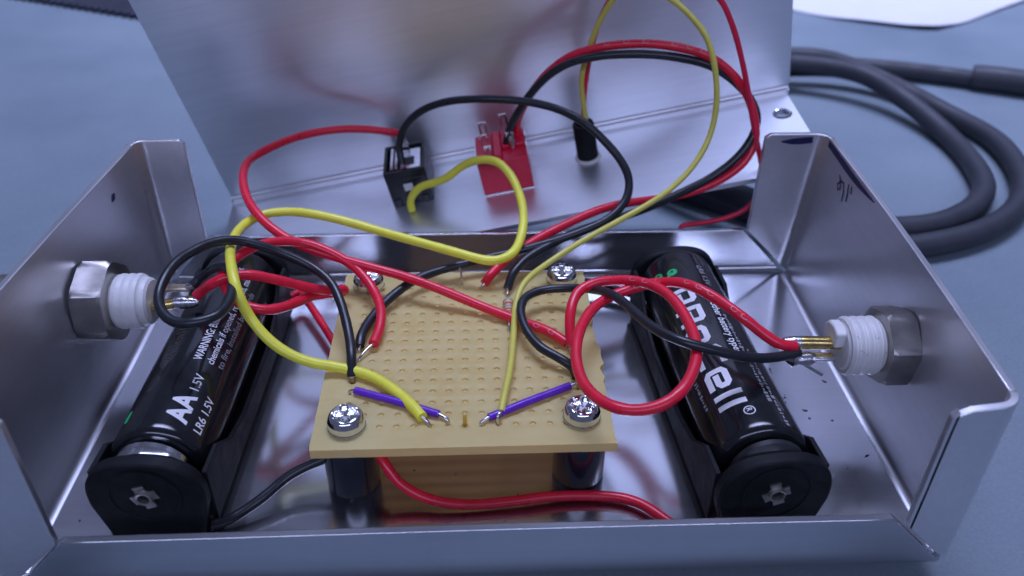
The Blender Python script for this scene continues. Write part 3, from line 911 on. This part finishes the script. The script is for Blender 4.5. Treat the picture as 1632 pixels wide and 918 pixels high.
MB().lathe([(.3, 10.2)] + [(3.5, 10.15), (3.8, 9.8)] + list(reversed(thread_prof(4.65, 4.2, 9.2, 1.3, .36, .7))), 48, 'x').build("threaded_bush", M['nylon'], jr)
MB().prism([(-3.2, .6), (-3.5, 2.0), (-2.4, 3.3), (-.4, 3.7), (1.4, 3.2), (1.4, .6)], 9.9, 11.7, 'yz').build("bush_tab", M['nylon'], jr, bevel=.3)
MB().tube([(10.0, 0, .5), (15.5, 0, .75), (17.3, .1, .9), (18.2, .2, .95)], [1.05, 1.05, 1.0, .8], 14).build("terminal", M['brass'], jr)
MB().lathe([(.1, 16.4), (1.0, 16.6), (1.08, 17.6), (.8, 19.2), (.2, 19.6)], 16, 'x', (0, .12, .9)).build("solder_joint", M['solder'], jr)
MB().box(11.2, 17.4, 0.5, 2.3, -1.4, -.7).build("terminal", M['solder'], jr, bevel=.3)
MB().lathe([(.1, 13.6), (.7, 14.0), (1.2, 15.2), (1.0, 16.8), (1.3, 17.8), (.4, 18.8), (.1, 18.9)], 12, 'x', (0, 1.3, -1.4)).build("solder_joint", M['solder'], jr)
MB().tube([(16.2, 1.6, -2.0), (13.2, 3.2, -3.2)], .26, 8).build("stray_strand", M['tinned'], jr)

# ------------------------------------------------------------------ wires
WIRES = {
    'red_long': [(-15.05,82,21.53),(-19.58,81,22.63),(-27.43,79,23.75),(-35.02,76,23.87),(-40.73,71,23.52),(-43.89,67,22.78),(-43.53,59,23.57),(-41.69,52,23.27),(-38.88,46,22.66),(-35.44,42,21.34),(-30.64,39,19.63),(-24.98,37.5,18.2),(-18.13,35.5,17.09),(-11.35,33.5,15.86),(-4.6,30.5,14.81),(2,28,13.33),(8.47,24.5,12.78),(13.61,20.69,13),(16.85,17.7,12.6)],
    'red_right_loop': [(17.66,16.42,12.8),(17.43,19.35,15),(17.85,22.25,16.5),(19.4,25.38,17.5),(22.51,26.67,18.5),(26.08,25.67,19.5),(29.38,23.55,20.5),(32.28,19.83,21.5),(34.02,15.07,22),(34.77,9.33,22),(34.36,4.02,22),(33,-0.33,21.5),(30.4,-4.37,21),(27.09,-6.12,20),(23.27,-5.94,19),(20.06,-3.89,18.5),(17.9,0.33,18),(17.09,5.74,18),(17.46,10.43,18.5),(19.19,16.11,18.2),(22,20.68,18.2),(25.82,23.39,18.5),(30.55,23.79,19.8),(34.01,21.04,22),(36.87,16.46,24),(40.22,13.48,23.5),(43.05,10.49,22.5),(45.88,8.89,20.5),(48.23,7.88,19.4),(51.16,8.04,18.7)],
    'black_right': [(17.67,9.28,12.3),(17.13,11.16,12.8),(15.03,12.74,13.5),(12.13,14.94,14),(10.09,19.03,14.5),(9.58,23.64,15),(10.77,27.67,15),(13.66,29.69,15),(17.5,29.44,15.5),(21.13,27.7,16.5),(23.97,22.03,19.5),(25.71,17.04,21),(27.1,11.96,22),(29.2,6.96,23),(32.23,3.68,23.5),(36.78,2.74,22.5),(41.73,2.97,21),(46.97,5.08,19),(51.78,7.97,17.5)],
    'black_jack': [(-13.9,75,17.3),(-14.42,76.5,21.07),(-12.98,77,25.08),(-9.35,76,29.05),(-3.9,74,32.05),(2.61,72,33.49),(10.24,70,33.84),(17.68,67,33.4),(23.63,63,31.99),(27.8,60,29.29),(30.68,57,26.64),(31.93,54,24.06),(31.19,51,21.55),(28.12,48,19.41),(23.75,46,17.87),(17.62,44,16.39),(10.38,42,15.4),(4.46,41,14.74),(-0.24,39.5,14.41),(-4.84,37.5,14.15),(-9.28,34.5,14.05),(-13.47,29.98,13.6),(-16.28,24.51,13.2),(-17.33,20.1,13),(-17.47,18.01,12.4)],
    'black_left_loop': [(-17.89,10.68,12.2),(-18.09,13.17,14),(-18.61,16.76,15),(-19.46,20.54,16),(-20.89,24.52,17),(-23.08,28.01,18.5),(-26.49,30.7,20),(-30.67,31.7,22),(-34.51,31.24,24),(-38.25,30.33,25.5),(-41.21,28.39,26.5),(-43.4,25.53,27),(-45.02,22.4,27),(-46.02,18.73,26.5),(-46.4,15.09,25.5),(-44.94,11.7,25),(-42.43,9.64,24.5),(-39.54,9.09,24.5),(-37.09,10.25,24.5),(-35.98,13.39,24.5),(-35.88,17.04,24.5),(-36.49,20.52,24.5),(-37.72,23.26,24.5),(-39.68,25.19,24),(-42.4,26.79,22),(-44.31,26.64,20.5),(-45.33,25.65,19.8)],
    'red_left_loop': [(-44.3,23.86,19),(-42.83,23.95,20.3),(-40.65,23.05,22),(-38.25,23.51,23),(-35.16,24.71,22.5),(-32.12,25.73,21),(-29.12,27.08,19),(-26.2,28.38,17),(-23.19,29.58,15.7),(-21.81,31.02,15),(-21.42,31.58,14.2),(-22.33,30.93,14.2),(-25.99,29.05,15.2),(-28.05,25.61,16.5),(-29.93,21.9,17.8),(-32.13,20.18,18.6),(-34.69,19.99,19.3),(-37.21,21.01,20),(-39.25,23.56,21.5),(-39.57,26.14,22.5),(-38.04,29.75,23),(-35.69,33.08,23),(-32.1,36.86,21.5),(-28.24,38.33,20),(-23.81,37.42,18.5),(-20.39,35.7,17),(-17.7,33.22,15.5),(-15.62,30.01,14.3),(-14.46,26.13,13.7),(-14.53,21.6,13.1),(-15.18,18.1,12.8)],
    'yellow_left': [(-12.05,71,7.95),(-12.34,71.5,10.51),(-10.22,71,13.68),(-6.44,70,15.52),(-3.67,69,17.35),(-0.92,68,20.03),(3.04,65,22.91),(6.82,62,23.78),(9.24,59,22.61),(10.66,54,20.9),(10.99,48,19.4),(10.26,42.5,17.85),(8.57,38.5,17.23),(4.96,36.5,17.08),(0.42,37.5,17.34),(-5.94,40.5,17.59),(-13.08,44,18.02),(-20.34,47,18.82),(-27.4,48,20.13),(-34.14,49.5,20.06),(-38.67,48.5,20.02),(-40.8,43,20.97),(-40,33,23.25),(-37.24,22.5,25.6),(-35.28,17.5,24.16),(-33.49,16.07,20.3),(-29.69,13.61,16.5),(-24.88,12.14,14),(-19.57,11.98,12.7),(-14.44,10.11,12.6),(-10.75,6.74,12.6),(-8.13,3.27,12.6),(-6.31,0.73,12.5)],
    'yellow_led': [(5.49,1.45,12.6),(6.07,4.72,12.9),(7.21,11.78,13.2),(8.22,21.38,13.4),(8.93,27.7,13.8),(10.57,32.13,15),(14.78,37.5,15.43),(22.11,42,17.68),(30.77,46,20.24),(38.45,50,22.81),(43.49,53,26.45),(47.13,56,31.59),(48.28,58,37.77),(47.51,60,43.81),(45.44,62,49.11),(41.81,64,53.17),(37.79,66,55.82),(33.38,68,56.42),(29.69,70,54.73),(27.02,72.5,49.48),(25.33,74.5,42.56),(24.59,76,36.08),(25.3,77,30.15),(26.34,77.5,24.89)],
    'red_led': [(25.72,78,24.68),(25.54,77.8,29.82),(25.54,77.2,35.62),(26.01,76,42.69),(27.39,75,48.71),(30.21,73.5,54.59),(36.04,71,58.71),(42.52,68,58.89),(47.83,66,55.44),(51.08,65,50.48),(53.6,64.5,44.6),(55.61,64,38.48),(57.57,63.5,32.11),(59.83,63,25.74),(61.64,62.5,19.99),(61.13,62,16.15),(58.89,61.5,12.86),(54.04,61,10.48),(48.65,60.5,9.78),(45.47,60,9.67),(45.18,60,8.75)],
    'red_switch': [(10.95,77.5,22.85),(11.42,77,26.71),(13.55,76,32.06),(17.14,75,37.45),(21.71,73.5,41.64),(27.7,72,44.17),(36,70,45.55),(43.09,68,45.06),(48.67,67,43.25),(53.23,66,40.29),(56.54,65,36.13),(58.38,64,31.21),(58.73,63,26.87),(57.05,61.5,23.69),(53.58,60.5,21.12),(47.11,59,18.69),(39.08,57,17.87),(30.91,54,18.5),(25.67,52,18.28),(19.25,49,17.01),(12.93,45,15.72),(7.97,40.5,14.72),(4.96,37.35,13.5),(3.42,35.58,12.5)],
    'black_switch': [(8.7,75.5,20.09),(9.22,75.5,23.78),(11.04,75,28.72),(14.05,74,34.09),(17.98,73,38.46),(22.22,72,41.14),(27.59,70.5,42.91),(35.91,68.5,43.81),(43.23,67.5,43.11),(48.91,67,41.61),(53.63,66.6,38.78),(57.5,66,35.06),(59.08,65.2,31.36),(58.2,63.5,27.75),(54.68,61.5,24),(49.53,59.7,21.01),(42.79,57,18.96),(35.93,53.5,17.71),(29.18,50,17.26),(22.7,47,17.01),(16.4,43.5,16.03),(11.46,40,14.98),(8.75,36.49,14),(7.62,33.99,12.4)],
    'red_holder_left': [(-34.99,45.42,3.2),(-33.55,47.1,3.2),(-30.91,43.18,3.5),(-28.27,38.19,3.2),(-25.21,32.17,3),(-20.11,21.91,4),(-15.65,11.54,6)],
    'black_holder_left': [(-37.02,-8.84,1.2),(-35.12,-8.42,1.3),(-32.99,-7.4,1.8),(-30.05,-5.28,2.8),(-26.74,-2.17,4),(-23.06,-0.81,5),(-18.7,-0.33,6.5)],
    'red_holder_right': [(-14.44,0.94,8),(-12.4,-2.21,6.5),(-10.57,-3.9,4.2),(-7.32,-5.19,2.5),(-3.09,-6.41,1.8),(1.58,-6.71,1.4),(7.24,-6.21,1.3),(12.99,-5.31,1.3),(18.74,-5.14,1.3),(22.97,-5.77,1.3),(26.07,-7.22,1.3),(28.67,-9.56,1.3),(30.9,-11.49,1.3),(34.07,-11.83,1.3),(36.5,-11.34,1.3)],
    'black_holder_right': [(33.63,45.93,2),(30.65,47.51,2.2),(27.67,49.41,2.5),(24.42,49.46,3),(20.99,47.88,4)],
}

def wire(key, name, r, mat, label, cat="wire", bare=None, prints=()):
    P = np.array(WIRES[key])
    base = P[0]
    w = empty(name, tuple(base))
    tag(w, label, cat)
    pts = spline(P - base)
    ph = [random.uniform(0, 6.28) for _ in range(6)]
    for i in range(1, len(pts) - 1):
        e = min(1, i / 12, (len(pts) - 1 - i) / 12)
        pts[i] += e * np.array([.10 * math.sin(i * .21 + ph[q]) + .07 * math.sin(i * .083 + ph[q + 3]) for q in range(3)])
    jr_ = [r * (1 + .02 * math.sin(i * .7) + random.uniform(-.012, .012)) for i in range(len(pts))]
    ins = MB().tube(pts, jr_, 14).build("insulation", mat, w, 60)
    for i in prints:            # print on the insulation, worn to small pale loops
        if i >= len(pts) - 1: continue
        T = pts[i + 1] - pts[i - 1]; T /= np.linalg.norm(T)
        U = np.array((0.0, -.45, .9)); U -= T * (U @ T); U /= np.linalg.norm(U); Sd = np.cross(T, U)
        loop = [(.55 * math.cos(q), .30 * math.sin(q)) for q in np.linspace(.3, 6.0 if i % 2 else 4.4, 14)]
        vs_, fs = [], []
        for a, b2 in loop:
            for k in (.88, 1.18):
                be = b2 * k / r + .25
                vs_.append(pts[i] + T * a * k + (r * 1.03 + .02) * (U * math.cos(be) + Sd * math.sin(be)))
        for k in range(len(loop) - 1): fs.append((2 * k, 2 * k + 1, 2 * k + 3, 2 * k + 2))
        MB().add(vs_, fs).build("printed_mark", M['wire_print'], w)
    for path, rr, m_ in (bare or []):
        MB().tube(spline(np.array(path) - base, 5), rr, 8).build("bare_end", m_, w, 60)
    return w
T_, SO = M['tinned'], M['solder']
wire('red_long', "red_wire", .86, M['red_wire'], "long red wire from the black socket sweeping across the board to its right edge", prints=(113, 117, 121), bare=[([(16.6, 17.8, 12.6), (17.5, 16.4, 12.2), (17.8, 15.2, 11.2)], .28, SO)])
wire('red_right_loop', "red_wire", .88, M['red_wire'], "red wire making a full loop beside the right battery to the right jack", prints=(152, 155, 158, 166, 169, 172, 179, 182, 40, 44), bare=[([(17.6, 16.6, 12.9), (17.75, 15.6, 12.2), (17.8, 15.0, 11.2)], .3, M['tarnish'])])
wire('black_right', "black_wire", .78, M['black_wire'], "black wire from the board's right edge crossing the battery to the right jack", bare=[([(17.6, 9.4, 12.3), (17.8, 8.6, 12.0), (17.9, 7.8, 11.2)], .3, M['tarnish'])])
wire('black_jack', "black_wire", .82, M['black_wire'], "black wire arching from the black socket over the lid and back to the board", bare=[([(-17.4, 18.2, 12.5), (-17.6, 17.6, 12.0), (-17.7, 17.4, 11.2)], .28, SO)])
wire('black_left_loop', "black_wire", .80, M['black_wire'], "black wire looping round the left jack terminal from the board's left edge", bare=[([(-17.89, 10.7, 12.4), (-17.89, 10.4, 11.6), (-17.89, 10.2, 11.2)], .34, M['tarnish'])])
wire('red_left_loop', "red_wire", .86, M['red_wire'], "red wire doubling back beside the left battery, left jack to board", bare=[([(-15.1, 18.3, 12.8), (-16.4, 16.6, 12.5), (-17.3, 15.2, 11.9), (-17.5, 15.0, 11.2)], .22, T_)])
wire('yellow_left', "yellow_wire", .86, M['yellow_wire'], "thick yellow wire looping from the black socket to the board's front", bare=[([(-6.4, .8, 12.5), (-5.6, .3, 12.1), (-5.1, 0, 11.2)], .25, T_)])
wire('yellow_led', "yellow_wire", .56, M['yellow_thin'], "thin yellow wire arching from the black tube down across the board", bare=[([(5.45, 1.6, 12.6), (5.3, .9, 12.9), (4.8, .3, 12.6), (5.08, 0, 11.2)], .24, T_)])
wire('red_led', "red_wire", .55, M['red_thin'], "thin red wire arching high from the black tube, its end hanging at the back lip")
wire('red_switch', "red_wire", .86, M['red_wire'], "red wire from the red switch arching right and back to the board's rear edge", prints=(36, 39, 42, 47, 50, 53), bare=[([(3.5, 35.6, 12.5), (2.9, 35.4, 12.0), (2.6, 35.5, 11.2)], .25, T_)])
wire('black_switch', "black_wire", .84, M['black_wire'], "black wire running alongside the red switch wire to the resistor", bare=[([(7.62, 34, 12.5), (7.6, 33.4, 11.8), (7.6, 33.1, 11.2)], .25, T_)])
wire('red_holder_left', "red_wire", .75, M['red_wire'], "short red lead from the left battery holder running under the board")
wire('black_holder_left', "black_wire", .75, M['black_wire'], "black lead from the left battery holder's front end running under the board")
wire('red_holder_right', "red_wire", .80, M['red_wire'], "red lead lying along the front lip from under the board to the right holder")
wire('black_holder_right', "black_wire", .75, M['black_wire'], "short black lead behind the board's back right corner to the right holder")

def jumper(a, b2, c, d, label):
    base = np.array(a)
    w = empty("jumper_wire", tuple(base)); tag(w, label, "jumper wire", "purple jumpers on the board")
    A, B2, C2, D2 = (np.array(p) - base for p in (a, b2, c, d))
    mid = (B2 + C2) / 2 + np.array((0, 0, .15))
    pts = spline([B2, B2 * .6 + mid * .4, mid, C2 * .6 + mid * .4, C2], 8)
    rr = [.62 * (1 + random.uniform(-.03, .03)) for _ in pts]
    MB().tube(pts, rr, 14).build("insulation", M['purple_wire'], w, 60)
    MB().tube(spline([A + np.array((0, 0, -.8)), A, B2 + (B2 - A) * .3], 6), .27, 8).build("bare_end", T_, w, 60)
    MB().tube(spline([D2 + np.array((0, 0, -.8)), D2, C2 + (C2 - D2) * .3], 6), .30, 8).build("bare_end", T_, w, 60)
jumper((-17.95, 7.55, 11.85), (-17.0, 7.3, 12.25), (-3.9, 1.55, 12.25), (-2.5, .6, 11.85), "purple insulated jumper on the board passing under the thick yellow wire")
jumper((2.4, -.05, 11.9), (3.6, .6, 12.25), (16.4, 7.3, 12.25), (17.8, 8.0, 12.1), "purple insulated jumper on the board's right half under the thin yellow wire")

# ------------------------------------------------------------------ background things
CR = 2.9
def cable(pts, r, name, label, parts=None):
    base = np.array(pts[0]); w = empty(name, tuple(base)); tag(w, label, "cable")
    MB().tube(spline(np.array(pts) - base, 10), r, 18).build("jacket", M['cable'], w, 60)
    return w, base
zc = TZ + CR + .05
def cz(pts, dz=0): return [(x, y, zc + dz) for x, y in pts]
coil = [(181, 165.5), (167, 172.6), (159, 176.2), (144, 181.9), (126, 185.9), (109, 186.5), (85, 182), (62, 168), (48, 146), (44, 122), (50, 104), (60, 93.0), (72, 84), (88, 78), (101, 76.4), (112, 78), (124, 85), (132.5, 95), (136.5, 107), (138.5, 126), (134, 147), (125, 162), (107, 172), (88, 171)]
zz = [0] * len(coil)
pts = [(x, y, zc + (CR * 2.0 if i > 19 else 0) * min(1, (i - 19) / 2) if i > 19 else zc) for i, (x, y) in enumerate(coil)]
cw, cb = cable(pts, CR, "rubber_cable", "dark rubber cable coiled behind the box, its upper end in a thick sleeve")
sl = [np.array(p) - cb for p in [(168, 172.2, zc + .6), (176, 168.3, zc + 1), (190, 161, zc + 1), (205, 152, zc + 1)]]
MB().tube(spline(sl, 6), [4.0] + [4.15] * 17 + [4.1], 20).build("strain_sleeve", M['cable'], cw, 40)
outer = [(70, 160), (90, 176), (118, 176.5), (135, 166.3), (146, 144), (150.8, 125), (147, 104), (139, 89), (126.5, 77.5), (112, 70.6), (96, 67.8), (80, 71), (68, 79.0), (57, 89), (47, 100)]
pts = [(x, y, zc + 5.9 * max(0, min(1, (3.5 - i) / 1.5)) + 5.9 * max(0, min(1, (i - 10.5) / 1.5))) for i, (x, y) in enumerate(outer)]
cable(pts, CR, "rubber_cable", "outermost dark rubber cable loop on the bench behind the right wall")

# crumpled paper at the far right
def paper():
    nx, ny = 22, 12
    rows = []
    front = [(130, 264), (150, 246), (173, 234.5), (183, 231), (200, 240), (226, 259), (245, 272)]
    fx = [p[0] for p in front]; fy = [p[1] for p in front]
    for j in range(ny):
        row = []
        for i in range(nx):
            x = 130 + 115 * i / (nx - 1)
            y = np.interp(x, fx, fy) + j * 9.0
            z = TZ + .35 + (3.2 * abs(math.sin(x * .21 + 1.3 * math.sin(y * .09))) + 2.0 * abs(math.sin(y * .17 - x * .06))) * min(1, j / 3) * (.5 + .5 * math.sin(x * .05)) + 1.6 * (0.5 + 0.5 * math.sin(x * .13 + y * .05)) * min(1, j / 2) + 1.2 * (0.5 + 0.5 * math.sin(x * .055 - y * .11)) + (2.2 * math.exp(-((x - 183) / 9) ** 2) if j < 2 else 0) * .6
            row.append((x + j * 1.5 - 185, y - 260, z))
        rows.append(row)
    return rows
p = MB().sheet(paper(), .15).build("paper_sheet", M['paper'], None, 60)
p.location = (185 * MM, 260 * MM, 0)
tag(p, "white crumpled sheet of paper lying on the bench at the far right", "paper")

# dark ribbed strap in the far left corner
rib = empty("ribbed_strap", (-150, 262, TZ)); tag(rib, "dark ribbed strap lying on the bench in the far left corner", "strap")
A, B2 = np.array((-200, 284.0)), np.array((-108, 240.0))
dvec = (B2 - A); Ln = np.linalg.norm(dvec); dvec /= Ln; nvec = np.array((-dvec[1], dvec[0]))
mb = MB()
nb = 26
for i in range(nb):
    c = A + dvec * (i + .5) * Ln / nb
    path = [(*(c + nvec * q - np.array((-150, 262))), 1.2 + .9 * math.sin(math.pi * (q + 1.5) / 30)) for q in np.linspace(-1.5, 27, 7)]
    mb.tube(path, 1.25, 8)
rb_ = mb.build("rib", M['rubber'], rib, 60); rb_['kind'] = 'stuff'
vs_ = [(*(A - np.array((-150, 262))), .9), (*(B2 - np.array((-150, 262))), .9), (*(B2 + nvec * 27 - np.array((-150, 262))), .9), (*(A + nvec * 27 - np.array((-150, 262))), .9)]
MB().add(vs_ + [(x, y, .02) for x, y, z in vs_], [(0, 1, 2, 3), (4, 5, 6, 7), (0, 1, 5, 4), (1, 2, 6, 5), (2, 3, 7, 6), (3, 0, 4, 7)]).build("strap_base", M['rubber'], rib)

# flecks and filings on the box floor
fl = MB()
for i in range(22):
    x = random.gauss(57, 2.6); y = random.gauss(10, 9)
    if not (53 < x < 66 and -12 < y < 40): continue
    a = random.uniform(0, 6.28); L_ = random.choice((.1, .14, .2, .3, .55))
    fl.prism([(x + L_ * math.cos(a), y + L_ * math.sin(a)), (x + .12 * math.cos(a + 2), y + .12 * math.sin(a + 2)), (x - L_ * .7 * math.cos(a + .4), y - L_ * .7 * math.sin(a + .4))], .03, random.uniform(.08, .2), 'xy')
for i in range(26):
    x = random.uniform(-58, 30); y = random.uniform(-14, 2)
    a = random.uniform(0, 6.28); L_ = random.uniform(.08, .25)
    fl.prism([(x + L_ * math.cos(a), y + L_ * math.sin(a)), (x + .1 * math.cos(a + 2), y + .1 * math.sin(a + 2)), (x - L_ * .7 * math.cos(a + .4), y - L_ * .7 * math.sin(a + .4))], .03, .12, 'xy')
f_ = fl.build("metal_flecks", M['shaving'], None)
tag(f_, "tiny dark flecks and filings scattered over the box floor", "flecks", kind="stuff")
